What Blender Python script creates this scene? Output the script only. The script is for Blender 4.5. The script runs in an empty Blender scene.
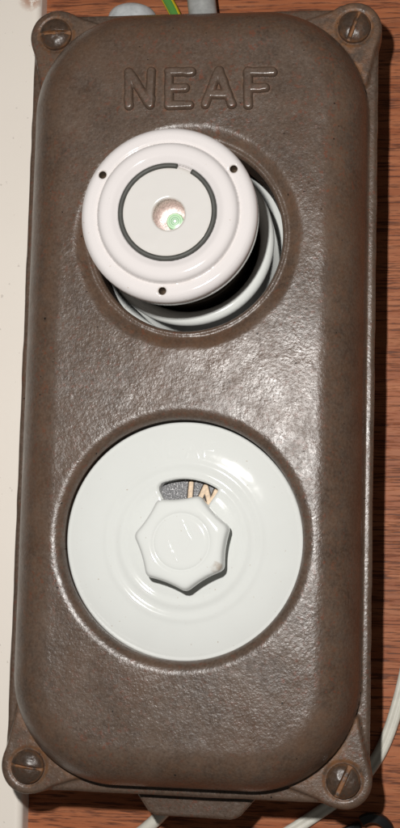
import bpy, math, random
import numpy as np
from mathutils import Matrix, Vector

# ------------------------------------------------------------------ frame of reference
# All shapes are written in millimetres in box coordinates: u to the right, v up, w out of the
# wall (w = 0 is the plane of the four screws, the wall stands at w = WALL).
S = 0.001
WALL = -40.0
scene = bpy.context.scene
col = scene.collection


def P(u, v, w):
    return (u * S, -(w - WALL) * S, v * S)


# ------------------------------------------------------------------ camera
ROWS = ((0.99111678, -0.02606825, 0.13041466),      # right, down, forward in (u, -v, -w)
        (0.01173270, 0.99391689, 0.10950602),
        (-0.13247596, -0.10700314, 0.98539355))


def to_world(a):
    return Vector((a[0], a[2], -a[1]))


cam_data = bpy.data.cameras.new('camera')
cam = bpy.data.objects.new('camera', cam_data)
col.objects.link(cam)
rx, ry, rz = to_world(ROWS[0]), -to_world(ROWS[1]), -to_world(ROWS[2])
m = Matrix((rx, ry, rz)).transposed().to_4x4()
m.translation = Vector(P(52.18, -46.58, 373.54))
cam.matrix_world = m
cam_data.sensor_fit = 'VERTICAL'
cam_data.sensor_height = 24.0
cam_data.lens = 24.0 * 1400.0 / 828.0
cam_data.clip_start = 0.01
cam_data.clip_end = 50.0
scene.camera = cam

# ------------------------------------------------------------------ light: a camera flash and a dim room
world = bpy.data.worlds.new('World')
scene.world = world
world.use_nodes = True
bg = world.node_tree.nodes['Background']
bg.inputs['Color'].default_value = (1.0, 0.93, 0.84, 1)
bg.inputs['Strength'].default_value = 0.075

fl = bpy.data.lights.new('flash', 'AREA')
fl.shape = 'RECTANGLE'
fl.size = 0.007
fl.size_y = 0.011
fl.energy = 1.48
fl.color = (1.0, 0.97, 0.935)
flash = bpy.data.objects.new('flash', fl)
col.objects.link(flash)
flash.location = P(15, 4, 376)
aim = Vector(P(0, -2, 0)) - flash.location
flash.rotation_euler = aim.to_track_quat('-Z', 'Y').to_euler()

scene.view_settings.view_transform = 'Standard'
scene.view_settings.look = 'None'
scene.view_settings.exposure = 0.0
scene.view_settings.gamma = 1.0
scene.view_settings.use_curve_mapping = False
scene.cycles.use_denoising = True
scene.cycles.sample_clamp_indirect = 4.0


# ------------------------------------------------------------------ materials
class NT:
    def __init__(self, name):
        self.m = bpy.data.materials.new(name)
        self.m.use_nodes = True
        self.t = self.m.node_tree
        self.b = self.t.nodes['Principled BSDF']
        self.tc = self.t.nodes.new('ShaderNodeTexCoord')

    def node(self, kind, **kw):
        n = self.t.nodes.new(kind)
        for k, v in kw.items():
            setattr(n, k, v)
        return n

    def link(self, a, b):
        self.t.links.new(a, b)

    def noise(self, mm, detail=3.0, rough=0.5, stretch=(1, 1, 1), offset=(0, 0, 0)):
        mp = self.node('ShaderNodeMapping')
        k = 1.0 / (mm * S)
        mp.inputs['Scale'].default_value = (k * stretch[0], k * stretch[1], k * stretch[2])
        mp.inputs['Location'].default_value = offset
        self.link(self.tc.outputs['Object'], mp.inputs['Vector'])
        n = self.node('ShaderNodeTexNoise')
        n.inputs['Scale'].default_value = 1.0
        n.inputs['Detail'].default_value = detail
        n.inputs['Roughness'].default_value = rough
        self.link(mp.outputs['Vector'], n.inputs['Vector'])
        return n.outputs['Fac']

    def ramp(self, fac, stops, interp='LINEAR'):
        r = self.node('ShaderNodeValToRGB')
        r.color_ramp.interpolation = interp
        els = r.color_ramp.elements
        while len(els) < len(stops):
            els.new(0.5)
        for e, (p, c) in zip(els, stops):
            e.position = p
            e.color = (c[0], c[1], c[2], 1) if isinstance(c, tuple) else (c, c, c, 1)
        self.link(fac, r.inputs['Fac'])
        return r.outputs['Color']

    def mix(self, fac, a, b, blend='MIX'):
        n = self.node('ShaderNodeMix', data_type='RGBA', blend_type=blend)
        for s, v in ((n.inputs[0], fac), (n.inputs[6], a), (n.inputs[7], b)):
            if hasattr(v, 'is_output'):
                self.link(v, s)
            elif isinstance(v, tuple):
                s.default_value = (v[0], v[1], v[2], 1)
            else:
                s.default_value = v
        return n.outputs[2]

    def math(self, op, a, b=0.0, clamp=False):
        n = self.node('ShaderNodeMath', operation=op, use_clamp=clamp)
        for s, v in ((n.inputs[0], a), (n.inputs[1], b)):
            if hasattr(v, 'is_output'):
                self.link(v, s)
            else:
                s.default_value = v
        return n.outputs[0]

    def bump(self, fac, dist_mm, strength=1.0, prev=None):
        n = self.node('ShaderNodeBump')
        n.inputs['Distance'].default_value = dist_mm * S
        n.inputs['Strength'].default_value = strength
        self.link(fac, n.inputs['Height'])
        if prev is not None:
            self.link(prev, n.inputs['Normal'])
        return n.outputs['Normal']

    def out(self, color=None, rough=None, normal=None, metallic=None, spec=None, coat=None):
        for key, v in (('Base Color', color), ('Roughness', rough), ('Normal', normal),
                       ('Metallic', metallic), ('Specular IOR Level', spec), ('Coat Weight', coat)):
            if v is None:
                continue
            s = self.b.inputs[key]
            if hasattr(v, 'is_output'):
                self.link(v, s)
            elif isinstance(v, tuple):
                s.default_value = (v[0], v[1], v[2], 1)
            else:
                s.default_value = v
        return self.m


def mat_iron(name, tone=1.0, grain=1.0, spec=0.55):
    n = NT(name)
    T = lambda *c: tuple(x * tone for x in c)
    c1 = n.ramp(n.noise(11, 5, 0.62), [(0.30, T(0.052, 0.034, 0.0245)), (0.70, T(0.104, 0.072, 0.053))])
    c2 = n.mix(n.ramp(n.noise(0.8, 3, 0.6, offset=(3, 7, 1)), [(0.35, 0.0), (0.72, 0.5)]), c1, T(0.155, 0.114, 0.087))
    c2b = n.mix(n.ramp(n.noise(0.55, 2, 0.6, offset=(1, 2, 9)), [(0.55, 0.0), (0.72, 0.55)]), c2, T(0.040, 0.026, 0.018))
    c2b = n.mix(n.ramp(n.noise(24, 5, 0.7, offset=(2, 8, 4)), [(0.44, 0.0), (0.62, 0.4)]), c2b, T(0.105, 0.058, 0.035))
    red = n.math('MULTIPLY', n.ramp(n.noise(1.4, 3, 0.65, offset=(9, 2, 5)), [(0.56, 0.0), (0.67, 1.0)]),
                 n.ramp(n.noise(18, 3, 0.55, offset=(1, 4, 8)), [(0.38, 0.1), (0.66, 0.9)]))
    c3 = n.mix(red, c2b, T(0.135, 0.050, 0.030))
    at = n.node('ShaderNodeAttribute', attribute_name='rust')
    rs = n.math('MULTIPLY', at.outputs['Fac'], n.ramp(n.noise(3.0, 5, 0.7, offset=(5, 5, 2)), [(0.40, 0.0), (0.60, 1.0)]))
    c4 = n.mix(rs, c3, (0.19, 0.085, 0.034))
    # pinholes of the casting
    pits = n.ramp(n.noise(1.2, 1, 0.4, offset=(2, 9, 3)), [(0.785, 1.0), (0.80, 0.0)])
    c5 = n.mix(pits, (0.014, 0.010, 0.008), c4)
    r = n.ramp(n.noise(7, 5, 0.65, offset=(4, 1, 6)), [(0.3, 0.25), (0.7, 0.38)])
    rr = n.math('ADD', r, n.math('MULTIPLY', rs, 0.3), True)
    # granular skin, rougher in some patches and rubbed smooth in others
    amp = n.ramp(n.noise(15, 4, 0.6, offset=(6, 6, 1)), [(0.34, 0.6), (0.66, 1.0)])
    vm = n.node('ShaderNodeMapping')
    vm.inputs['Scale'].default_value = (1 / (0.85 * S),) * 3
    n.link(n.tc.outputs['Object'], vm.inputs['Vector'])
    vo = n.node('ShaderNodeTexVoronoi', feature='SMOOTH_F1')
    vo.inputs['Scale'].default_value = 1.0
    vo.inputs['Smoothness'].default_value = 0.6
    n.link(vm.outputs['Vector'], vo.inputs['Vector'])
    g1 = n.math('MULTIPLY', n.math('SUBTRACT', n.noise(0.6, 2, 0.5), vo.outputs['Distance']), amp)
    b1 = n.bump(g1, 0.05 * grain, 0.9)
    b2 = n.bump(n.noise(0.32, 2, 0.6, offset=(7, 3, 2)), 0.05 * grain, 0.9, b1)
    b3 = n.bump(pits, 0.25, 0.8, b2)
    # some grains are dull with old dust and oxide, others rubbed bright
    dull = n.math('MULTIPLY', n.ramp(n.noise(1.1, 4, 0.7, offset=(8, 1, 4)), [(0.38, 0.55), (0.64, 1.2)]),
                  n.ramp(n.noise(13, 5, 0.7, offset=(3, 3, 7)), [(0.36, 0.7), (0.62, 1.15)]))
    sp = n.math('MULTIPLY', dull, spec)
    return n.out(c5, rr, b3, 0.0, sp)


def mat_porcelain(name, color, rough=0.05):
    n = NT(name)
    c = n.mix(n.ramp(n.noise(14, 4, 0.6), [(0.4, 0.0), (0.75, 0.35)]), color, tuple(x * 0.93 for x in color))
    dirt = n.ramp(n.noise(0.9, 2, 0.5, offset=(4, 4, 9)), [(0.735, 0.0), (0.765, 0.7)])
    c2 = n.mix(dirt, c, (0.42, 0.33, 0.25))
    at = n.node('ShaderNodeAttribute', attribute_name='rust')
    gr = n.math('MULTIPLY', at.outputs['Fac'], n.ramp(n.noise(1.6, 4, 0.6, offset=(6, 1, 2)), [(0.35, 0.25), (0.65, 1.0)]))
    c3 = n.mix(gr, c2, (0.40, 0.33, 0.26))
    nb = n.bump(n.noise(3.0, 2, 0.5), 0.04, 0.3)
    r = n.ramp(n.noise(8, 3, 0.6, offset=(1, 1, 3)), [(0.3, rough * 0.8), (0.7, rough * 1.6)])
    return n.out(c3, r, nb, 0.0, 0.5)


def mat_wood():
    n = NT('mahogany_wood')
    broad = n.noise(15, 3, 0.6, (0.10, 1, 1))
    fine = n.noise(1.9, 4, 0.65, (0.035, 1, 1), (3, 1, 2))
    c1 = n.ramp(broad, [(0.3, (0.21, 0.053, 0.018)), (0.7, (0.365, 0.106, 0.040))])
    c2 = n.mix(n.ramp(fine, [(0.3, 0.0), (0.7, 0.6)]), c1, (0.53, 0.215, 0.10))
    pores = n.ramp(n.noise(0.55, 3, 0.6, (0.06, 1, 1), (8, 3, 1)), [(0.50, 0.0), (0.62, 0.8)])
    c3 = n.mix(pores, c2, (0.075, 0.024, 0.013))
    lines = n.ramp(n.noise(3.4, 3, 0.7, (0.02, 1, 1), (1, 8, 4)), [(0.56, 0.0), (0.68, 0.28)])
    c4 = n.mix(lines, c3, (0.10, 0.030, 0.016))
    nb = n.bump(n.math('SUBTRACT', 1.0, pores), 0.08, 0.7)
    return n.out(c4, 0.5, nb, 0.0, 0.2)


def mat_paint():
    n = NT('cream_paint')
    c = n.mix(n.ramp(n.noise(30, 4, 0.6), [(0.35, 0.0), (0.7, 0.3)]), (0.86, 0.80, 0.725), (0.82, 0.755, 0.68))
    specks = n.ramp(n.noise(1.6, 1, 0.5, offset=(3, 3, 3)), [(0.74, 0.0), (0.78, 0.45)])
    c2 = n.mix(specks, c, (0.45, 0.40, 0.36))
    at = n.node('ShaderNodeAttribute', attribute_name='rust')
    chip = n.math('MULTIPLY', at.outputs['Fac'], n.ramp(n.noise(2.0, 5, 0.7, offset=(5, 2, 2)), [(0.42, 0.0), (0.5, 1.0)]))
    c3 = n.mix(chip, c2, (0.50, 0.33, 0.25))
    nb = n.bump(n.noise(2.5, 3, 0.55), 0.05, 0.5)
    return n.out(c3, 0.42, nb, 0.0, 0.4)


def mat_plain(name, color, rough=0.5, metallic=0.0, spec=0.5, var=0.25, mm=2.0, bump=0.04):
    n = NT(name)
    c = n.mix(n.ramp(n.noise(mm, 4, 0.6), [(0.35, 0.0), (0.7, 1.0)]), color, tuple(x * (1 - var) for x in color))
    nb = n.bump(n.noise(mm * 0.5, 3, 0.6, offset=(2, 2, 2)), bump, 0.6)
    return n.out(c, rough, nb, metallic, spec)


def mat_speckle():
    n = NT('speckled_dark_enamel')
    v = n.noise(0.42, 2, 0.7)
    c = n.ramp(v, [(0.42, (0.025, 0.026, 0.03)), (0.56, (0.10, 0.10, 0.11)), (0.68, (0.6, 0.6, 0.6))])
    return n.out(c, 0.4, n.bump(v, 0.12, 0.8), 0.0, 0.5)


def mat_rings():
    n = NT('green_ring_print')
    ln = n.node('ShaderNodeVectorMath', operation='LENGTH')
    sep = n.node('ShaderNodeSeparateXYZ')
    n.link(n.tc.outputs['Object'], sep.inputs[0])
    cb = n.node('ShaderNodeCombineXYZ')
    n.link(sep.outputs[0], cb.inputs[0])
    n.link(sep.outputs[2], cb.inputs[2])
    n.link(cb.outputs[0], ln.inputs[0])
    r = n.math('MULTIPLY', ln.outputs['Value'], 1.0 / (2.15 * S))
    G, g, W = (0.10, 0.36, 0.14), (0.26, 0.50, 0.27), (0.60, 0.70, 0.58)
    c = n.ramp(r, [(0.0, (0.85, 0.88, 0.85)), (0.15, (0.85, 0.88, 0.85)), (0.22, G), (0.34, W), (0.44, G), (0.55, W),
                   (0.66, g), (0.82, (0.55, 0.75, 0.54)), (1.0, g)])
    return n.out(c, 0.25, None, 0.0, 0.5)


def mat_earth():
    n = NT('yellow_green_sheath')
    at = n.node('ShaderNodeAttribute', attribute_name='rust')
    c = n.mix(n.ramp(at.outputs['Fac'], [(0.48, 0.0), (0.52, 1.0)]), (0.80, 0.62, 0.03), (0.10, 0.30, 0.06))
    return n.out(c, 0.35, None, 0.0, 0.5)


IRON = mat_iron('cast_iron')
IRON_RUBBED = mat_iron('rubbed_iron', 1.0, 0.6, 0.95)
IRON_BACK = mat_iron('cast_iron_case', 0.9, 0.8, 0.4)
SCREW = mat_iron('rusty_steel', 0.55, 0.8, 0.5)
PORC_CAP = mat_porcelain('warm_white_porcelain', (0.655, 0.625, 0.62))
PORC_PLATE = mat_porcelain('white_porcelain', (0.69, 0.71, 0.69))
WOOD = mat_wood()
PAINT = mat_paint()
WIRE = mat_plain('dark_spring_steel', (0.062, 0.063, 0.056), 0.6, 0.0)
SILVER = mat_plain('scuffed_silver', (0.90, 0.72, 0.68), 0.3, 0.2, 0.8, 0.55, 0.6, 0.22)
BRASS = mat_plain('tarnished_brass', (0.05, 0.036, 0.022), 0.5, 0.4)
BLACK = mat_plain('black_lacquer', (0.010, 0.010, 0.011), 0.28)
GREY = mat_plain('grey_plastic', (0.42, 0.43, 0.42), 0.45)
PALEGREY = mat_plain('pale_grey_plastic', (0.55, 0.57, 0.58), 0.35)
WHITE_PVC = mat_plain('white_pvc', (0.70, 0.68, 0.60), 0.35, 0.0, 0.5, 0.12)
DIAL = mat_speckle()
TAN = mat_plain('cream_enamel', (0.78, 0.60, 0.42), 0.5, 0.0, 0.4, 0.4, 0.8)
DARK = mat_plain('dark_enamel', (0.05, 0.038, 0.03), 0.5)
RINGS = mat_rings()
EARTH = mat_earth()
HOLE_BROWN = mat_plain('hole_brown', (0.085, 0.060, 0.040), 0.8, 0.0, 0.2, 0.5, 0.6)
PORC_DISC = mat_porcelain('greyed_porcelain', (0.60, 0.585, 0.565), 0.12)


# ------------------------------------------------------------------ mesh helpers
def make(name, verts, faces, mat, parent=None, center=None, rust=None, smooth=True):
    """verts in (u, v, w) millimetres; origin at centre, default the middle of the bounding box."""
    vs = np.array([P(*v) for v in verts]) if not isinstance(verts, np.ndarray) else \
        np.stack([verts[:, 0] * S, -(verts[:, 2] - WALL) * S, verts[:, 1] * S], 1)
    c = (vs.min(0) + vs.max(0)) / 2 if center is None else np.array(P(*center))
    me = bpy.data.meshes.new(name)
    me.from_pydata((vs - c).tolist(), [], faces)
    if smooth:
        me.polygons.foreach_set('use_smooth', [True] * len(me.polygons))
    if rust is not None:
        at = me.attributes.new('rust', 'FLOAT', 'POINT')
        at.data.foreach_set('value', np.asarray(rust, dtype=np.float32))
    me.materials.append(mat)
    me.update()
    o = bpy.data.objects.new(name, me)
    col.objects.link(o)
    o.location = c
    if parent is not None:
        o.parent = parent
        pl = Vector((0, 0, 0))
        q = parent
        while q is not None:
            pl += q.location
            q = q.parent
        o.location = Vector(c) - pl
    return o


def thing(name, label, cat, loc):
    o = bpy.data.objects.new(name, None)
    o.empty_display_size = 0.02
    col.objects.link(o)
    o.location = P(*loc)
    o['label'] = label
    o['category'] = cat
    return o


def tag(o, label, cat):
    o['label'] = label
    o['category'] = cat
    return o


def lathe(profile, cu, cv, n=96, close=False):
    """profile: list of (r, w) ordered so that the outside is on the left when walking it from the wall outwards."""
    V, F = [], []
    k = len(profile)
    for r, w in profile:
        for i in range(n):
            a = 2 * math.pi * i / n
            V.append((cu + r * math.cos(a), cv + r * math.sin(a), w))
    for j in range(k - 1 if not close else k):
        for i in range(n):
            a, b = j * n + i, j * n + (i + 1) % n
            c, d = ((j + 1) % k) * n + (i + 1) % n, ((j + 1) % k) * n + i
            F.append((a, b, c, d))
    return V, F


def arc_pts(cr, cw, rad, a0, a1, n=8):
    return [(cr + rad * math.cos(math.radians(a0 + (a1 - a0) * i / n)),
             cw + rad * math.sin(math.radians(a0 + (a1 - a0) * i / n))) for i in range(n + 1)]


def sweep(path, section, closed_section=True):
    """sweep a 2-D section [(a, b)] along path points (u, v, w); b axis leans towards the viewer."""
    pts = [Vector(p) for p in path]
    V, F = [], []
    k = len(section)
    for i, p in enumerate(pts):
        t = (pts[min(i + 1, len(pts) - 1)] - pts[max(i - 1, 0)]).normalized()
        up = Vector((0, 0, 1))
        side = t.cross(up)
        if side.length < 1e-4:
            side = Vector((1, 0, 0))
        side.normalize()
        up = side.cross(t).normalized()
        for a, b in section:
            V.append(tuple(p + side * a + up * b))
    for i in range(len(pts) - 1):
        for j in range(k):
            F.append((i * k + j, i * k + (j + 1) % k, (i + 1) * k + (j + 1) % k, (i + 1) * k + j))
    F.append(tuple(range(k))[::-1])
    F.append(tuple((len(pts) - 1) * k + j for j in range(k)))
    return V, F


def circle(r, n=16, ca=0.0, cb=0.0):
    return [(ca + r * math.cos(2 * math.pi * i / n), cb + r * math.sin(2 * math.pi * i / n)) for i in range(n)]


def spline(ctrl, n=12):
    out = []
    c = [np.array(p, float) for p in ctrl]
    c = [2 * c[0] - c[1]] + c + [2 * c[-1] - c[-2]]
    for i in range(1, len(c) - 2):
        for k in range(n):
            t = k / n
            p0, p1, p2, p3 = c[i - 1:i + 3]
            out.append(tuple(0.5 * ((2 * p1) + (p2 - p0) * t + (2 * p0 - 5 * p1 + 4 * p2 - p3) * t * t +
                                    (3 * p1 - p0 - 3 * p2 + p3) * t ** 3)))
    out.append(tuple(c[-2]))
    return out


def vnoise(X, Y, mm, seed):
    rs = np.random.RandomState(seed)
    tab = rs.rand(256, 256) * 2 - 1
    x, y = X / mm + 100, Y / mm + 100
    xi, yi = np.floor(x).astype(int), np.floor(y).astype(int)
    fx, fy = x - xi, y - yi
    fx, fy = fx ** 3 * (fx * (fx * 6 - 15) + 10), fy ** 3 * (fy * (fy * 6 - 15) + 10)
    g = lambda i, j: tab[i % 256, j % 256]
    return (g(xi, yi) * (1 - fx) + g(xi + 1, yi) * fx) * (1 - fy) + (g(xi, yi + 1) * (1 - fx) + g(xi + 1, yi + 1) * fx) * fy


def sstep(a, b, x):
    t = np.clip((x - a) / (b - a), 0, 1)
    return t * t * (3 - 2 * t)


def rbox(X, Y, hx, hy, r, cx=0.0, cy=0.0):
    qx, qy = np.abs(X - cx) - (hx - r), np.abs(Y - cy) - (hy - r)
    return np.hypot(np.maximum(qx, 0), np.maximum(qy, 0)) + np.minimum(np.maximum(qx, qy), 0) - r


def seg(X, Y, a, b, ra=0.0, rb=None):
    rb = ra if rb is None else rb
    dx, dy = b[0] - a[0], b[1] - a[1]
    t = np.clip(((X - a[0]) * dx + (Y - a[1]) * dy) / (dx * dx + dy * dy + 1e-12), 0, 1)
    return np.hypot(X - a[0] - t * dx, Y - a[1] - t * dy) - (ra + (rb - ra) * t)


def smin(a, b, k):
    h = np.clip(0.5 + 0.5 * (b - a) / k, 0, 1)
    return b * (1 - h) + a * h - k * h * (1 - h)


def heightfield(sdf, hfun, bbox, cell, skirt=None, snaps=(), rust=None):
    """grid sheet cut to sdf < 0 with its edge vertices pulled onto the outline and a skirt dropped from every edge."""
    u0, u1, v0, v1 = bbox
    nx, ny = int((u1 - u0) / cell) + 2, int((v1 - v0) / cell) + 2
    X, Y = np.meshgrid(u0 + np.arange(nx) * cell, v0 + np.arange(ny) * cell, indexing='ij')
    X, Y = X.copy(), Y.copy()
    locked = np.zeros(X.shape, bool)
    e = cell * 0.05
    for fn in (sdf,) + tuple(snaps):
        D = fn(X, Y)
        near = (np.abs(D) < cell * (0.52 if fn is sdf else 0.42)) & ~locked
        for _ in range(3):
            D = fn(X, Y)
            gx = (fn(X + e, Y) - fn(X - e, Y)) / (2 * e)
            gy = (fn(X, Y + e) - fn(X, Y - e)) / (2 * e)
            g2 = gx * gx + gy * gy + 1e-9
            X = np.where(near, X - D * gx / g2, X)
            Y = np.where(near, Y - D * gy / g2, Y)
        locked |= near
        if fn is sdf:
            onb = near.copy()
    D = sdf(X, Y)
    ins = (D <= 1e-6) | onb
    W = hfun(X, Y)
    idx = np.arange(nx * ny).reshape(nx, ny)
    q = np.stack([idx[:-1, :-1], idx[1:, :-1], idx[1:, 1:], idx[:-1, 1:]], -1).reshape(-1, 4)
    qi = ins.reshape(-1)[q]
    n_in = qi.sum(1)
    faces = [tuple(f) for f in q[n_in == 4].tolist()]
    for f, i in zip(q[n_in == 3].tolist(), qi[n_in == 3].tolist()):
        faces.append(tuple(a for a, b in zip(f, i) if b))
    # near the outline: split quads and drop slivers so that no badly shaped face is left there
    xf, yf, bf = X.reshape(-1), Y.reshape(-1), onb.reshape(-1)
    good = []
    for f in faces:
        if len(f) == 4 and not (bf[f[0]] or bf[f[1]] or bf[f[2]] or bf[f[3]]):
            good.append(f)
            continue
        if len(f) == 4:
            k0 = next((i for i in range(4) if not bf[f[i]]), 0)
            if sum(bool(bf[i]) for i in f) < 3:
                good.append(f)
                continue
            f = f[k0:] + f[:k0]
            tris = [(f[0], f[1], f[2]), (f[0], f[2], f[3])]
        else:
            tris = [f]
        for t in tris:
            ar = 0.5 * ((xf[t[1]] - xf[t[0]]) * (yf[t[2]] - yf[t[0]]) - (xf[t[2]] - xf[t[0]]) * (yf[t[1]] - yf[t[0]]))
            if ar > 0.06 * cell * cell and not (bf[t[0]] and bf[t[1]] and bf[t[2]] and ar < 0.16 * cell * cell):
                good.append(t)
    faces = good
    used = np.unique(np.array([i for f in faces for i in f]))
    remap = -np.ones(nx * ny, int)
    remap[used] = np.arange(len(used))
    V = np.stack([X.reshape(-1)[used], Y.reshape(-1)[used], W.reshape(-1)[used]], 1)
    faces = [tuple(int(remap[i]) for i in f) for f in faces]
    R = np.zeros(len(V)) if rust is None else rust(V[:, 0], V[:, 1])
    if skirt is not None:
        ed = set()
        for f in faces:
            for i in range(len(f)):
                ed.add((f[i], f[(i + 1) % len(f)]))
        border = [(a, b) for a, b in ed if (b, a) not in ed]
        bv = sorted({a for a, _ in border} | {b for _, b in border})
        top = {a: len(V) + i for i, a in enumerate(bv)}
        bot = {a: len(V) + len(bv) + i for i, a in enumerate(bv)}
        B = V[bv]
        Bb = B.copy()
        Bb[:, 2] = skirt(B[:, 0], B[:, 1], B[:, 2])
        V = np.concatenate([V, B, Bb])
        R = np.concatenate([R, R[bv], R[bv]])
        faces += [(top[b], top[a], bot[a], bot[b]) for a, b in border]
    return V, faces, R


def relief(name, strokes, width, height, basef, mat, parent, cell, soft=0.6, sink=0.25, rust=0.0, rag=0.0):
    """raised lettering: a patch that follows the surface below it and swells along the strokes."""
    def sdf(X, Y):
        d = None
        for a, b in strokes:
            s = seg(X, Y, a, b, width / 2)
            d = s if d is None else np.minimum(d, s)
        return d + rag * vnoise(X, Y, 1.6, 77) if rag else d

    def h(X, Y):
        t = np.clip(-sdf(X, Y) / (width * 0.5 * soft), 0, 1)
        return basef(X, Y) - sink + (height + sink) * np.sqrt(np.clip(1 - (1 - t) ** 2, 0, 1))
    us = [p[0] for s in strokes for p in s]
    vs = [p[1] for s in strokes for p in s]
    pad = width
    V, F, R = heightfield(sdf, h, (min(us) - pad, max(us) + pad, min(vs) - pad, max(vs) + pad), cell)
    return make(name, V, F, mat, parent, rust=R + rust)


# ------------------------------------------------------------------ the setting
def rounded_board(u0, u1, v0, v1, w0, w1, rad, rot=0.0, piv=(0, 0), n=6):
    # profile across u (rounded right-hand edge), extruded along v
    prof = [(u0, w0), (u1, w0)] + [(u1 - rad + rad * math.cos(a), w1 - rad + rad * math.sin(a))
                                   for a in [math.pi / 2 * i / n for i in range(n + 1)]] + [(u0, w1)]
    k = len(prof)
    V, F = [], []
    rows = [v0 + (v1 - v0) * i / 120 for i in range(121)]
    c, s = math.cos(rot), math.sin(rot)
    for v in rows:
        for u, w in prof:
            x, y = u - piv[0], v - piv[1]
            V.append((piv[0] + c * x - s * y, piv[1] + s * x + c * y, w))
    for i in range(len(rows) - 1):
        for j in range(k):
            F.append((i * k + j, i * k + (j + 1) % k, (i + 1) * k + (j + 1) % k, (i + 1) * k + j))
    F.append(tuple(range(k)))
    F.append(tuple((len(rows) - 1) * k + j for j in range(k))[::-1])
    return V, F


def fix_normals(o, flat_angle=40):
    import bmesh
    bm = bmesh.new()
    bm.from_mesh(o.data)
    bmesh.ops.recalc_face_normals(bm, faces=bm.faces)
    bm.to_mesh(o.data)
    bm.free()
    o.data.set_sharp_from_angle(angle=math.radians(flat_angle))
    return o


wv, wf = [], []
for a, b in ((-260, -260), (260, -260), (260, 260), (-260, 260)):
    wv.append((a, b, WALL))
for a, b in ((-260, -260), (260, -260), (260, 260), (-260, 260)):
    wv.append((a, b, WALL - 14))
wf = [(0, 1, 2, 3), (7, 6, 5, 4), (0, 4, 5, 1), (1, 5, 6, 2), (2, 6, 7, 3), (3, 7, 4, 0)]
wall = make('wall', wv, wf, WOOD, smooth=False)
wall['kind'] = 'structure'
wall['label'] = 'reddish brown wooden wall panel with horizontal grain'

# white painted board left of the box; its right-hand edge leans very slightly
bv_, bf_ = [], []
rot = math.atan2(3.9, 245.4)


def board_sheet():
    nu, nv = 60, 240
    prof = [(-55.0 + 0.0, WALL)] + [(-53.35 - 2.2 + 2.2 * math.cos(a), -32 - 2.2 + 2.2 * math.sin(a))
                                    for a in [math.pi / 2 * i / 8 for i in range(9)]]
    prof[0] = (-53.35, WALL)
    us = [-55.6 - 0.45 * i for i in range(1, 40)] + [-75, -90, -120, -160, -200]
    prof += [(u, -32.0) for u in us] + [(-200, WALL)]
    rows = [-180 + 2.0 * i for i in range(int(290 / 2))] + [110 + 0.45 * i for i in range(70)] + [150, 180]
    V, F, R = [], [], []
    c, s = math.cos(rot), math.sin(rot)
    for v in rows:
        for u, w in prof:
            x = u + 53.35
            uu, vv = -53.35 + c * x - s * v, s * x + c * v
            V.append((uu, vv, w))
            d = math.hypot((uu + 58.4) / 3.4, (vv - 126.2) / 3.6)
            R.append(max(0.0, min(1.0, 1.7 - 1.3 * d)) if w > -33 else 0.0)
    k = len(prof)
    for i in range(len(rows) - 1):
        for j in range(k - 1):
            F.append((i * k + j, (i + 1) * k + j, (i + 1) * k + j + 1, i * k + j + 1))
    return V, F, R


bV, bF, bR = board_sheet()
board = make('trim_board', bV, bF, PAINT, rust=bR)
fix_normals(board, 60)
tag(board, 'cream painted board with rounded edge and a paint chip, along the left of the fuse box', 'board')

# ------------------------------------------------------------------ the fuse box
box = thing('fuse_box', 'dark brown cast iron fuse box embossed NEAF, with white round rotary switch', 'fuse box', (0, 0, WALL))
SCREWS = ((-42, 101.4), (42, 101.4), (-42, -101.4), (42, -101.4))
UP, UPR = (-0.7, 39.5), 25.2          # upper opening
LO, LOR = (0.0, -40.2), 31.2         # lower opening
FRONT = 15.5                         # height of the front face


def sd_out(X, Y):
    d = rbox(X, Y, 48.7, 107.7, 6.0)
    for s in SCREWS:
        d = smin(d, np.hypot(X - s[0], Y - s[1]) - 7.4, 1.6)
    return d + 0.10 * vnoise(X, Y, 5.0, 11)


def sd_dome(X, Y):
    return rbox(X, Y, 46.3, 105.2, 29.0)


def sd_ear(X, Y):
    d = None
    for s in SCREWS:
        su, sv = (1 if s[0] > 0 else -1), (1 if s[1] > 0 else -1)
        k = np.hypot(X - s[0], Y - s[1]) - 7.6
        k = smin(k, seg(X, Y, s, (su * 29, sv * 103.0), 7.6, 1.3), 0.8)
        k = smin(k, seg(X, Y, s, (su * 44.6, sv * 86), 7.6, 1.3), 0.8)
        d = k if d is None else np.minimum(d, k)
    return d


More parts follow.
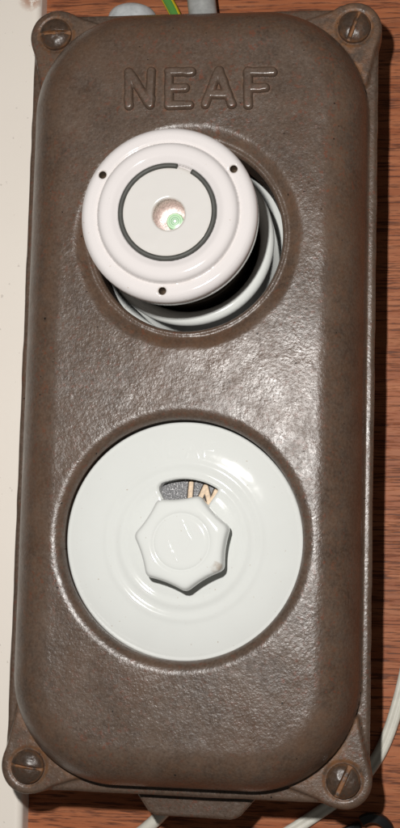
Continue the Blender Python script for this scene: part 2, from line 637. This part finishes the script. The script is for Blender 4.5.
def cover_h(X, Y, fine=True):
    base = -2.0 + 2.0 * sstep(0.45, -0.35, sd_ear(X, Y))
    for s in SCREWS:                                    # shallow seat for each screw head
        base = base - 0.45 * sstep(5.3, 4.9, np.hypot(X - s[0], Y - s[1]))
    t = np.clip(-sd_dome(X, Y) / 12.5, 0, 1)
    crown = 0.25 * (1 - (X / 46) ** 2) + 0.9 * (1 - (Y / 105) ** 2)
    dome = -2.0 + (FRONT + 1.6 + crown * sstep(0, 1, t)) * (1 - (1 - t) ** 2.35) ** 0.47
    h = -smin(-base, -dome, 0.7)
    eu = np.hypot(X - UP[0], Y - UP[1]) - UPR           # dished rim with a small bead at the upper opening
    x = np.clip((eu + 0.4 * vnoise(X, Y, 6, 8)) / 5.6, 0, 1)
    h = h - 2.3 * 0.5 * (1 + np.cos(np.pi * x)) + 0.85 * np.exp(-((eu - 0.75) / 0.7) ** 2)
    h = h - 0.6 * np.clip(1 - eu / 0.5, 0, 1) ** 2
    el = np.hypot(X - LO[0], Y - LO[1]) - LOR           # rolled rim at the lower opening
    x = np.clip(1 - el / 3.4, 0, 1)
    h = h - 2.7 * (1 - np.sqrt(np.clip(1 - x * x, 0, 1)))
    x = np.clip(1 + sd_out(X, Y) / 1.1, 0, 1)
    h = h - 0.9 * (1 - np.sqrt(np.clip(1 - x * x, 0, 1)))
    if fine:
        h = h + 0.11 * vnoise(X, Y, 13, 1) + 0.03 * vnoise(X, Y, 4.3, 2) + 0.02 * vnoise(X, Y, 1.7, 3)
    return h


def sd_cover(X, Y):
    d = sd_out(X, Y)
    d = np.maximum(d, UPR - np.hypot(X - UP[0], Y - UP[1]))
    return np.maximum(d, LOR - np.hypot(X - LO[0], Y - LO[1]))


def cover_skirt(X, Y, W):
    o = np.full(X.shape, -6.5)
    o = np.where(np.hypot(X - UP[0], Y - UP[1]) < UPR + 2, 2.0, o)
    return np.where(np.hypot(X - LO[0], Y - LO[1]) < LOR + 2, 7.5, o)


LET = {
    'N': [((-17.3, 75.0), (-17.6, 84.3)), ((-17.6, 84.3), (-11.5, 75.0)), ((-11.5, 75.0), (-11.5, 84.3))],
    'E': [((-6.4, 74.9), (-6.7, 84.1)), ((-6.7, 84.1), (-0.6, 84.0)), ((-6.5, 79.6), (-2.2, 79.6)), ((-6.4, 74.9), (-0.8, 74.8))],
    'A': [((3.4, 75.0), (6.7, 84.2)), ((6.7, 84.2), (10.5, 74.9)), ((4.6, 77.6), (9.4, 77.6))],
    'F': [((14.8, 74.6), (14.5, 83.7)), ((14.5, 83.7), (21.2, 83.5)), ((14.7, 79.2), (19.2, 79.2))],
}


def cover_rust(X, Y):
    e = sd_ear(X, Y)
    d = sd_dome(X, Y)
    r = 0.16 * sstep(1.5, -2, e) * sstep(-1.0, 0.5, d)
    r = r * (1 + 1.6 * sstep(20, 30, X) * sstep(60, 80, Y))
    r = r + 0.5 * np.exp(-((d - 0.6) / 0.9) ** 2) * sstep(3, -1, e)
    for s in SCREWS:
        r = r + 0.7 * np.exp(-((np.hypot(X - s[0], Y - s[1]) - 5.1) / 0.5) ** 2)
    r = r + 0.16 * sstep(-1, -5, d) * sstep(-13, -7, d)
    r = r + 0.2 * np.exp(-((np.hypot(X - UP[0], Y - UP[1]) - UPR - 3.5) / 1.5) ** 2)
    dl = np.full(X.shape, 9.0)                          # browner edging round the letters
    for st in LET.values():
        for a, b in st:
            dl = np.minimum(dl, seg(X, Y, a, b, 1.2))
    r = r + 0.35 * sstep(1.0, 0.1, dl)
    return np.clip(r, 0, 1)


cV, cF, cR = heightfield(sd_cover, cover_h, (-51, 51, -110.5, 110.5), 0.42, cover_skirt, (sd_dome,), cover_rust)
cover = make('cover', cV, cF, IRON, box, rust=cR)
cover['label'] = 'pitted brown cast iron cover with two round openings'

# raised NEAF, cast into the cover
def surf(X, Y):
    return cover_h(X, Y, False) + 0.11 * vnoise(X, Y, 13, 1) + 0.03 * vnoise(X, Y, 4.3, 2)


for ch in 'NEAF':
    o = relief('letter', LET[ch], 2.75, 1.4, surf, IRON_RUBBED, cover, 0.11, soft=0.62, rust=0.03, rag=0.12)
    o['label'] = 'raised iron letter ' + ch

# screws, each with its own wear
def make_screw(pos, ang, half, depth, seed, rustiness):
    def h(X, Y):
        r = np.hypot(X, Y)
        d = 2.5 * np.sqrt(np.clip(1 - (r / 4.75) ** 2, 0, 1)) + 0.3
        w = half + 0.10 * vnoise(X, Y, 1.4, seed + 3)
        slot = sstep(0.1, -0.1, np.abs(Y) - w)
        d = d * (1 - slot) + np.minimum(d, depth) * slot
        return d + 0.07 * vnoise(X, Y, 1.5, seed) + 0.04 * vnoise(X, Y, 0.7, seed + 1)
    V, F, R = heightfield(lambda X, Y: np.hypot(X, Y) - 4.45, h, (-4.8, 4.8, -4.8, 4.8), 0.15,
                          lambda X, Y, W: np.full(X.shape, -1.2), (),
                          lambda X, Y: np.clip(1.3 * sstep(half + 0.15, half - 0.15, np.abs(Y)) + rustiness * (0.4 + 0.6 * vnoise(X, Y, 2.2, seed + 5))
                                               + 0.5 * sstep(3.7, 4.45, np.hypot(X, Y)), 0, 1.3))
    o = make('screw', V, F, SCREW, box, center=(0, 0, 0), rust=R)
    o.location = Vector(P(pos[0], pos[1], -0.2)) - box.location
    o.rotation_euler = (0, -math.radians(ang), 0)


for pos, ang, half, depth, seed, ru in zip(SCREWS, (2, 70, -7, 66), (0.50, 0.42, 0.34, 0.62), (1.2, 1.4, 1.5, 1.3), (51, 61, 71, 81), (0.25, 0.3, 0.12, 0.2)):
    make_screw(pos, ang, half, depth, seed, ru)

# case behind the cover, with lug and cable entry
def prism(outline, w0, w1):
    n = len(outline)
    V = [(u, v, w0) for u, v in outline] + [(u, v, w1) for u, v in outline]
    F = [tuple(range(n))[::-1], tuple(range(n, 2 * n))]
    F += [(i, (i + 1) % n, n + (i + 1) % n, n + i) for i in range(n)]
    return V, F


def round_rect(hx, hy, r, n=8):
    out = []
    for sx, sy, a0 in ((1, 1, 0), (-1, 1, 90), (-1, -1, 180), (1, -1, 270)):
        for i in range(n + 1):
            a = math.radians(a0 + 90 * i / n)
            out.append((sx * (hx - r) + r * math.cos(a), sy * (hy - r) + r * math.sin(a)))
    return out


# open case: outer and inner wall, back plate
oo, ii = round_rect(45.5, 104.5, 9), round_rect(42.5, 101.5, 7)
n = len(oo)
V = [(u, v, WALL) for u, v in oo] + [(u, v, -6.4) for u, v in oo] + [(u, v, -6.4) for u, v in ii] + [(u, v, WALL + 3) for u, v in ii]
F = [(i + k * n, (i + 1) % n + k * n, (i + 1) % n + (k + 1) * n, i + (k + 1) * n) for k in range(3) for i in range(n)]
F += [tuple(range(3 * n, 4 * n)), tuple(range(n))[::-1]]
case = make('case', V, F, IRON_BACK, box)
fix_normals(case, 35)
lug_out = [(-15.5, -104), (-13.6, -109.0), (-10.6, -113.2), (-8.5, -114.2), (12.5, -114.4), (14.6, -113.2), (18.5, -108.6), (20, -104)]
V, F = prism(lug_out, -17.0, -9.0)
lug = make('lug', V, F, IRON_BACK, box, smooth=False)
lug['label'] = 'trapezoid iron lug under the bottom edge'
bv = lug.modifiers.new('bevel', 'BEVEL')
bv.width = 0.9 * S
bv.segments = 3

# grey entry bushing at the top edge
prof = [(0.01, 0)]
bush = [(7.4, 0), (7.4, 7), (7.0, 8.6), (6.2, 9.8), (4.8, 10.7), (3.0, 11.3), (0.01, 11.5)]
V, F = [], []
for r, h in bush:
    for i in range(40):
        a = 2 * math.pi * i / 40
        V.append((-23.2 + r * math.cos(a), 104.4 + h, -16 + r * math.sin(a)))
for j in range(len(bush) - 1):
    for i in range(40):
        F.append((j * 40 + i, (j + 1) * 40 + i, (j + 1) * 40 + (i + 1) % 40, j * 40 + (i + 1) % 40))
bushing = make('cable_gland', V, F, PALEGREY, box)
bushing['label'] = 'pale grey plastic cable entry on the top edge'

# ------------------------------------------------------------------ rotary switch in the lower opening
SW = (0.2, -40.6)


def plate_base(X, Y):
    r = np.hypot(X - SW[0], Y - SW[1])
    h = 12.55 - 0.015 * np.maximum(r - 22.2, 0) ** 2 - 0.0003 * r ** 2
    h = h + 0.040 * (Y - SW[1]) - 0.024 * (X - SW[0])     # the disc sits a little askew
    h = h + 0.17 * np.exp(-((r - 20.2) / 0.9) ** 2) - 0.15 * np.exp(-((r - 18.2) / 1.0) ** 2) + 0.17 * np.exp(-((r - 16.4) / 0.9) ** 2)
    h = h - 0.10 * np.exp(-((r - 14.6) / 0.9) ** 2)
    return h


def sd_win(X, Y):
    x, y = X - SW[0], Y - SW[1]
    r, a = np.hypot(x, y), np.degrees(np.arctan2(y, x))
    da = np.maximum(a - 117.5, 56.5 - a) * np.pi / 180 * r
    k = np.where(a > 90, 1.9, 0.6)
    q1, q2 = np.abs(r - 13.4) - (2.75 - k), da + k
    return np.hypot(np.maximum(q1, 0), np.maximum(q2, 0)) + np.minimum(np.maximum(q1, q2), 0) - k


def plate_h(X, Y):
    h = plate_base(X, Y)
    w = sd_win(X, Y)
    h = h - 0.55 * np.clip(1 - w / 0.7, 0, 1) ** 2
    return h + 0.05 * vnoise(X, Y, 9, 21) + 0.015 * vnoise(X, Y, 3, 22)


def sd_plate(X, Y):
    return np.maximum(np.hypot(X - SW[0], Y - SW[1]) - 30.0, -sd_win(X, Y))


def plate_skirt(X, Y, W):
    return np.where(sd_win(X, Y) < 1.0, 7.8, W - 0.4)


pV, pF, pR = heightfield(sd_plate, plate_h, (SW[0] - 31.2, SW[0] + 31.2, SW[1] - 31.2, SW[1] + 31.2), 0.3, plate_skirt)
NR = 200
rimV, rimF = [], []
for k_, (r_, dz) in enumerate([(29.8, -0.02)] + [(30.4 + 0.7 * math.sin(math.radians(t_)), -0.7 + 0.7 * math.cos(math.radians(t_)) - 0.012) for t_ in (5, 20, 35, 50, 65, 80, 90)] + [(31.1, -6.0)]):
    for i in range(NR):
        a = 2 * math.pi * i / NR
        u_, v_ = SW[0] + min(r_, 29.99) * math.cos(a), SW[1] + min(r_, 29.99) * math.sin(a)
        rimV.append((SW[0] + r_ * math.cos(a), SW[1] + r_ * math.sin(a), float(plate_h(np.array([u_]), np.array([v_]))[0]) + dz))
for k_ in range(8):
    for i in range(NR):
        a, b = k_ * NR + i, k_ * NR + (i + 1) % NR
        rimF.append((a, a + NR, b + NR, b))
n0 = len(pV)
pF = pF + [tuple(i + n0 for i in f) for f in rimF]
pV = np.concatenate([pV, np.array(rimV)])
pR = np.concatenate([pR, np.zeros(len(rimV))])
plate = make('switch_plate', pV, pF, PORC_PLATE, box, rust=pR)
plate['label'] = 'white glazed porcelain disc with shallow rings and a small window'

# faint raised NEAF in the glaze near the top edge of the disc
def neaf(x0, y0, h, w, gap):
    L = {'N': [((0, 0), (0, 1)), ((0, 1), (1, 0)), ((1, 0), (1, 1))],
         'E': [((0, 0), (0, 1)), ((0, 1), (1, 1)), ((0, .5), (.8, .5)), ((0, 0), (1, 0))],
         'A': [((0, 0), (.5, 1)), ((.5, 1), (1, 0)), ((.2, .35), (.8, .35))],
         'F': [((0, 0), (0, 1)), ((0, 1), (1, 1)), ((0, .5), (.8, .5))]}
    for i, c in enumerate('NEAF'):
        yield c, [tuple((x0 + i * (w + gap) + p[0] * w, y0 + p[1] * h) for p in s) for s in L[c]]


for c, st in neaf(-8.9, -18.9, 4.4, 3.1, 1.5):
    o = relief('glazed_letter', st, 0.9, 0.008, lambda X, Y: plate_base(X, Y) + 0.05 * vnoise(X, Y, 9, 21) + 0.015 * vnoise(X, Y, 3, 22),
               PORC_PLATE, plate, 0.12, soft=0.95, sink=0.004)
    o['label'] = 'faint raised porcelain letter ' + c

# dial behind the window and its letters
V, F = lathe([(19.0, 6.0), (19.0, 7.6), (4.0, 7.6)], SW[0], SW[1], 80)
dial = make('indicator_dial', V, F, DIAL, box)
fix_normals(dial)
dial['label'] = 'dark speckled dial with tan letters IN'


def on_dial(ang, pts):
    a = math.radians(ang)
    er, et = (math.cos(a), math.sin(a)), (math.sin(a), -math.cos(a))
    return [tuple((SW[0] + er[0] * (13.4 + p[1]) + et[0] * p[0], SW[1] + er[1] * (13.4 + p[1]) + et[1] * p[0]) for p in s) for s in pts]


flat84 = lambda X, Y: np.full(X.shape, 7.62)
for ch, ang, pts in (('I', 86.5, [((0, -2.2), (0, 2.0))]),
                     ('N', 66.0, [((-1.55, -2.3), (-1.55, 1.9)), ((-1.55, 1.9), (1.55, -2.1)), ((1.55, -2.1), (1.55, 2.0))])):
    st = on_dial(ang, pts)
    o = relief('letter_border', st, 1.95, 0.10, flat84, DARK, dial, 0.1, soft=0.4, sink=0.1)
    o = relief('dial_letter', st, 1.4, 0.22, flat84, TAN, dial, 0.1, soft=0.4, sink=0.1)
    o['label'] = 'tan letter ' + ch

# seven-cornered knob
KN = (1.1, -41.0)
KPH = -84.0


def knob_r(a, corner=12.7, dip=1.75):
    k = ((math.degrees(a) - KPH) / (360 / 7.0)) % 1.0
    x = abs(k - 0.5) * 2                       # 1 at a corner, 0 between
    return corner - dip * (1 - x ** 2.1) - 0.3 * sstep(0.84, 1.0, np.array(x)).item()


KT = 23.0
NK = 168
rings = []
for r, w in ((0.01, KT), (2.0, KT), (4.0, KT), (5.6, KT), (6.5, KT + 0.02), (6.9, KT - 0.14), (7.15, KT - 0.32), (7.4, KT - 0.14), (7.8, KT + 0.05), (8.4, KT + 0.08)):
    rings.append([(r, w)] * NK)
for f_, w, ins in ((0.3, KT + 0.04, 0), (0.52, KT - 0.06, 0), (0.70, KT - 0.24, 0), (0.83, KT - 0.55, 0), (0.92, KT - 1.05, 0), (0.975, KT - 1.75, 0), (1.0, KT - 2.6, 0)):
    rg = []
    for i in range(NK):
        R_ = knob_r(2 * math.pi * i / NK)
        rg.append((8.4 + (R_ - 8.4) * f_, w))
    rings.append(rg)
for w, k in ((KT - 4.5, 0.03), (KT - 6.4, -0.1), (KT - 7.6, -0.5), (KT - 8.3, -1.3), (KT - 8.6, -2.6), (KT - 8.8, -4.0), (11.6, -4.2)):
    rings.append([(knob_r(2 * math.pi * i / NK) + k, w) for i in range(NK)])
V, F, R_ = [], [], []
for rg in rings:
    for i, (r, w) in enumerate(rg):
        a = 2 * math.pi * i / NK
        V.append((KN[0] + r * math.cos(a), KN[1] + r * math.sin(a), w))
        cx = math.degrees(a) % 360
        R_.append(0.8 if (318 < cx < 334 and r > 10.2 and w > 21.5) else 0.0)
for j in range(len(rings) - 1):
    for i in range(NK):
        a, b = j * NK + i, j * NK + (i + 1) % NK
        F.append((a, a + NK, b + NK, b))
knob = make('knob', V, F, PORC_PLATE, box, rust=R_)
knob['label'] = 'white porcelain knob with seven scalloped corners'
e0 = (KN[0] - 0.3, KN[1] + 0.2)
dia = [(e0[0] + 0.35, e0[1] + 5.4), (e0[0] + 2.9, e0[1] + 0.2), (e0[0] - 0.5, e0[1] - 5.2), (e0[0] - 3.1, e0[1] + 0.2)]
st = [(dia[i], dia[(i + 1) % 4]) for i in range(4)]
emb = relief('emblem', st, 0.34, 0.03, lambda X, Y: np.full(X.shape, KT), PORC_PLATE, knob, 0.09, soft=0.95, sink=0.012, rag=0.14)
emb['label'] = 'faint raised diamond emblem'

# ------------------------------------------------------------------ socket in the upper opening
SO = (-0.7, 39.0)
V, F = lathe([(27.6, -16), (27.6, -10.8), (27.2, -10.2), (26.6, -10.0), (22, -10.0), (20, -10.4)], SO[0], SO[1])
sock = make('socket_base', V, F, PORC_PLATE, box)
fix_normals(sock, 30)
sock['label'] = 'white porcelain base ring inside the upper opening'
pr = [(22.8, -10.5), (22.8, 10.8)] + arc_pts(20.9, 11.0, 1.9, 0, 180, 14) + [(18.9, 9.5), (18.8, 6), (18.8, -20)]
V, F = lathe(pr, SO[0], SO[1])
collar = make('socket_collar', V, F, PORC_PLATE, box)
fix_normals(collar, 50)
collar['label'] = 'white porcelain collar around the fuse cap'
V, F = lathe([(18.7, -18), (18.6, -18), (0.02, -18)], SO[0], SO[1])
V2, F2 = lathe([(18.6, -18), (18.6, 7.0), (18.1, 7.0), (18.1, -18)], SO[0], SO[1])
k = len(V)
shell = make('screw_shell', V + V2, F + [tuple(i + k for i in f) for f in F2], BRASS, box)
shell['label'] = 'dark metal screw shell inside the collar'

# ------------------------------------------------------------------ fuse cap (screwed into the socket, removable)
FC = (-1.5, 38.6)
TILT = Matrix.Identity(4)
cap = thing('fuse_plug', 'white porcelain screw-in fuse plug with dark spring ring and green indicator', 'fuse plug', (FC[0], FC[1], 4))
RC = 21.9
H3 = [(math.radians(a), r) for a, r in ((149.5, 19.3), (34.5, 19.3), (267.5, 19.3))]


def cap_h(X, Y):
    r = np.hypot(X - FC[0], Y - FC[1])
    h = np.full(r.shape, 43.0)
    h = h - 2.2 * (1 - np.sqrt(np.clip(1 - np.clip((r - RC + 2.2) / 2.2, 0, 1) ** 2, 0, 1)))
    # shoulder
    t = np.clip((17.6 - r) / 2.6, 0, 1)
    h = h + 2.0 * (1 - (1 - t) ** 2.4) ** 0.55
    h = h - 0.30 * np.exp(-((r - 17.75) / 0.35) ** 2)
    h = h - 0.9 * sstep(14.4, 11.8, r) - 1.6 * sstep(12.25, 11.9, r)
    for a, rr in H3:
        d = np.hypot(X - FC[0] - rr * math.cos(a), Y - FC[1] - rr * math.sin(a)) - 0.95
        h = h - 0.35 * np.clip(1 - d / 0.4, 0, 1) ** 2
    return h + 0.04 * vnoise(X, Y, 8, 31) + 0.012 * vnoise(X, Y, 2.5, 32)


def sd_capb(X, Y):
    d = np.hypot(X - FC[0], Y - FC[1]) - 20.6
    for a, rr in H3:
        d = np.maximum(d, 0.95 - np.hypot(X - FC[0] - rr * math.cos(a), Y - FC[1] - rr * math.sin(a)))
    return np.maximum(d, 4.2 - np.hypot(X - FC[0], Y - FC[1]))


def cap_skirt(X, Y, W):
    r = np.hypot(X - FC[0], Y - FC[1])
    return np.where(r > 20.5, W - 0.3, np.where(r < 6, 37.0, 39.3))


def cap_tint(X, Y):  # darker tint in the shoulder groove and round the pin holes
    r = np.hypot(X - FC[0], Y - FC[1])
    g = 0.16 * np.exp(-((r - 17.7) / 0.4) ** 2)
    for a, rr in H3:
        d = np.hypot(X - FC[0] - rr * math.cos(a), Y - FC[1] - rr * math.sin(a)) - 0.95
        g = g + 0.9 * sstep(0.2, 0.0, d)
    return np.clip(g, 0, 1)


bbc = (FC[0] - 22.3, FC[0] + 22.3, FC[1] - 22.3, FC[1] + 22.3)
kV, kF, kR = heightfield(sd_capb, cap_h, bbc, 0.24, cap_skirt,
                         (lambda X, Y: np.hypot(X - FC[0], Y - FC[1]) - 17.6,), cap_tint)
# underside and neck
uV, uF = lathe([(14.0, 16.0), (15.6, 16.5), (15.6, 33.5), (17.0, 35.0), (19.5, 35.3), (20.9, 36.0), (21.5, 36.7), (RC, 37.6)] + [(RC - 2.2 + 2.2 * math.cos(math.radians(t_)), 40.78 + 2.2 * math.sin(math.radians(t_))) for t_ in range(0, 66, 6)] + [(20.4, 42.86)], FC[0], FC[1], 180)
uF = [tuple(reversed(f)) for f in uF]
nb_ = len(kV)
allV = np.concatenate([kV, np.array(uV)])
allR = np.concatenate([kR, np.zeros(len(uV))])
body = make('cap_body', allV, kF + [tuple(i + nb_ for i in f) for f in uF], PORC_CAP, cap, rust=allR)
body['label'] = 'white porcelain cap with raised rim and three pin holes'
for a, rr in H3:                                # dark brown linings of the three pin holes
    V, F = lathe([(0.93, 42.4), (0.90, 39.6), (0.6, 39.2), (0.01, 39.1)], FC[0] + rr * math.cos(a), FC[1] + rr * math.sin(a), 24)
    o = make('pin_hole', V, F, HOLE_BROWN, cap)
# screw thread below the cap
pr = []
for i in range(9):
    w = 15.8 - i * 3.2
    pr += [(17.2, w), (17.6, w - 0.8), (17.2, w - 1.6), (16.6, w - 2.4)]
V, F = lathe([(15.5, 16.0)] + pr, FC[0], FC[1], 64)
thr = make('thread', V, [tuple(reversed(f)) for f in F], BRASS, cap)
fix_normals(thr, 80)
# white disc held by the spring ring, with the sight hole
SH = (FC[0] + 0.35, FC[1] - 0.55)


def disc_h(X, Y):
    r = np.hypot(X - FC[0], Y - FC[1])
    d = np.hypot(X - SH[0], Y - SH[1]) - 4.0
    return 43.9 - 0.5 * np.clip((r - 10.9) / 0.7, 0, 1) ** 2 - 0.3 * np.clip(1 - d / 0.5, 0, 1) ** 2 + 0.06 * vnoise(X, Y, 2.6, 41)


def disc_tint(X, Y):  # darker tint towards the disc edge and the sight hole rim
    r = np.hypot(X - FC[0], Y - FC[1])
    d = np.hypot(X - SH[0], Y - SH[1]) - 4.0
    return np.clip(0.35 * sstep(10.2, 11.2, r) + 0.6 * sstep(0.4, 0.0, d), 0, 1)


dV, dF, dR = heightfield(lambda X, Y: np.maximum(np.hypot(X - FC[0], Y - FC[1]) - 11.6, 4.0 - np.hypot(X - SH[0], Y - SH[1])),
                         disc_h, (FC[0] - 12, FC[0] + 12, FC[1] - 12, FC[1] + 12), 0.22,
                         lambda X, Y, W: np.where(np.hypot(X - SH[0], Y - SH[1]) < 5, 42.6, 42.0), (), disc_tint)
disc = make('sight_disc', dV, dF, PORC_DISC, cap, rust=dR)
disc['label'] = 'white disc with a round sight hole'
# spring ring with its gap near the top
pts = []
for i in range(121):
    a = math.radians(60 - (360 - 19) * i / 120)
    pts.append((FC[0] + 11.55 * math.cos(a), FC[1] + 11.55 * math.sin(a), 44.2 + 0.08 * math.sin(2 * a)))
V, F = sweep(pts, circle(0.62, 12))
ring = make('spring_ring', V, F, WIRE, cap)
ring['label'] = 'dark wire spring ring, open near the top'
# silvery end of the fuse seen through the sight hole, and its green indicator
V, F = lathe([(4.3, 43.0), (4.15, 42.4), (4.1, 37.4), (3.7, 36.6), (2.9, 36.4), (0.01, 36.4)], SH[0], SH[1], 48)
fe = make('fuse_end', V, F, SILVER, cap)
fe['label'] = 'silvery fuse end inside the sight hole'
ID = (SH[0] + 0.75, SH[1] - 0.35)
V, F = lathe([(2.15, 36.2), (2.15, 38.0), (2.0, 38.3), (1.7, 38.4), (0.01, 38.4)], ID[0], ID[1], 40)
ind = make('indicator', V, F, RINGS, cap, center=(ID[0], ID[1], 37.4))
ind['label'] = 'green indicator button with concentric rings'

# ------------------------------------------------------------------ cables, wires and the clip on the wall
# twin flex: two cores side by side
def twin_section(r=1.0, k=10):
    out = []
    for i in range(k + 1):
        a = math.radians(-130 + 260 * i / k)
        out.append((r * 0.86 + r * math.cos(a), r * math.sin(a)))
    for i in range(k + 1):
        a = math.radians(50 + 260 * i / k)
        out.append((-r * 0.86 + r * math.cos(a), r * math.sin(a)))
    return out


path = spline([(63.0, -42, -38.9), (60.6, -62, -38.9), (57.9, -78.0, -38.9), (54.6, -90.5, -38.9), (51.0, -99.3, -38.9),
               (46.0, -106.6, -38.9), (39.8, -112.2, -38.9), (33.0, -117.2, -38.9), (25.5, -122.3, -38.9), (14, -129, -38.9), (2, -134, -38.9)], 12)
V, F = sweep(path, twin_section())
tw = make('twin_flex', V, F, WHITE_PVC)
fix_normals(tw, 80)
tag(tw, 'white twin flex curving past the lower right corner of the fuse box', 'cable')

path = spline([(-2.0, -100.0, -34), (-6.0, -111.5, -36), (-11.0, -118.4, -37.5), (-17.5, -124.5, -38), (-27, -131, -38)], 12)
V, F = sweep(path, circle(1.9, 14))
c2 = make('white_cable', V, F, WHITE_PVC)
tag(c2, 'short white cable slanting out below the iron lug', 'cable')

path = spline([(-1.2, 98, -27), (-2.6, 108, -27.5), (-4.0, 117, -28.5), (-5.6, 128, -30), (-7, 140, -32), (-8, 165, -35)], 10)
V, F = sweep(path, circle(4.3, 20))
gc = make('grey_cable', V, F, GREY)
tag(gc, 'thick grey sheathed cable entering the top of the fuse box', 'cable')

path = spline([(-7.5, 106, -27), (-10.5, 113.0, -29), (-13.6, 120.4, -32), (-17.5, 128, -35), (-22, 138, -37.5), (-28, 155, -38.2)], 14)
sec = circle(1.7, 16)
V, F = sweep(path, sec)
R_ = []
for i in range(len(path)):
    for j in range(16):
        R_.append(1.0 if (2 < j < 7 or 10 < j < 15) and j != 4 else (1.0 if j == 4 else 0.0))
ew = make('earth_wire', V, F, EARTH, rust=R_)
tag(ew, 'thin yellow and green striped wire above the fuse box', 'wire')

# black clip at the lower right: strap with two hooped arms
clip = thing('wall_clip', 'glossy black metal clip with hooked arm below the lower right screw', 'clip', (48, -121, WALL))
flat_sec = [(-1.5, -1.2), (1.5, -1.2), (1.5, 0.5), (1.1, 1.0), (-1.1, 1.0), (-1.5, 0.5)]
pts = [(49.6 + 4.6 * math.cos(math.radians(a)), -121.0 + 4.4 * math.sin(math.radians(a)), -37.6 + 1.4 * math.sin(math.radians(max(0, a)))) for a in range(-60, 136, 8)]
V, F = sweep(pts, flat_sec)
hook = make('hook', V, F, BLACK, clip)
fix_normals(hook, 50)
V, F = prism([(36.5, -124.5), (38.5, -121.4), (41.8, -119.8), (45.6, -118.2), (46.6, -119.9), (43.6, -122.6), (43.0, -129), (36.5, -129)], WALL + 0.02, -37.0)
plt = make('base_plate', V, F, BLACK, clip, smooth=False)
bv = plt.modifiers.new('bevel', 'BEVEL')
bv.width = 0.6 * S
bv.segments = 2
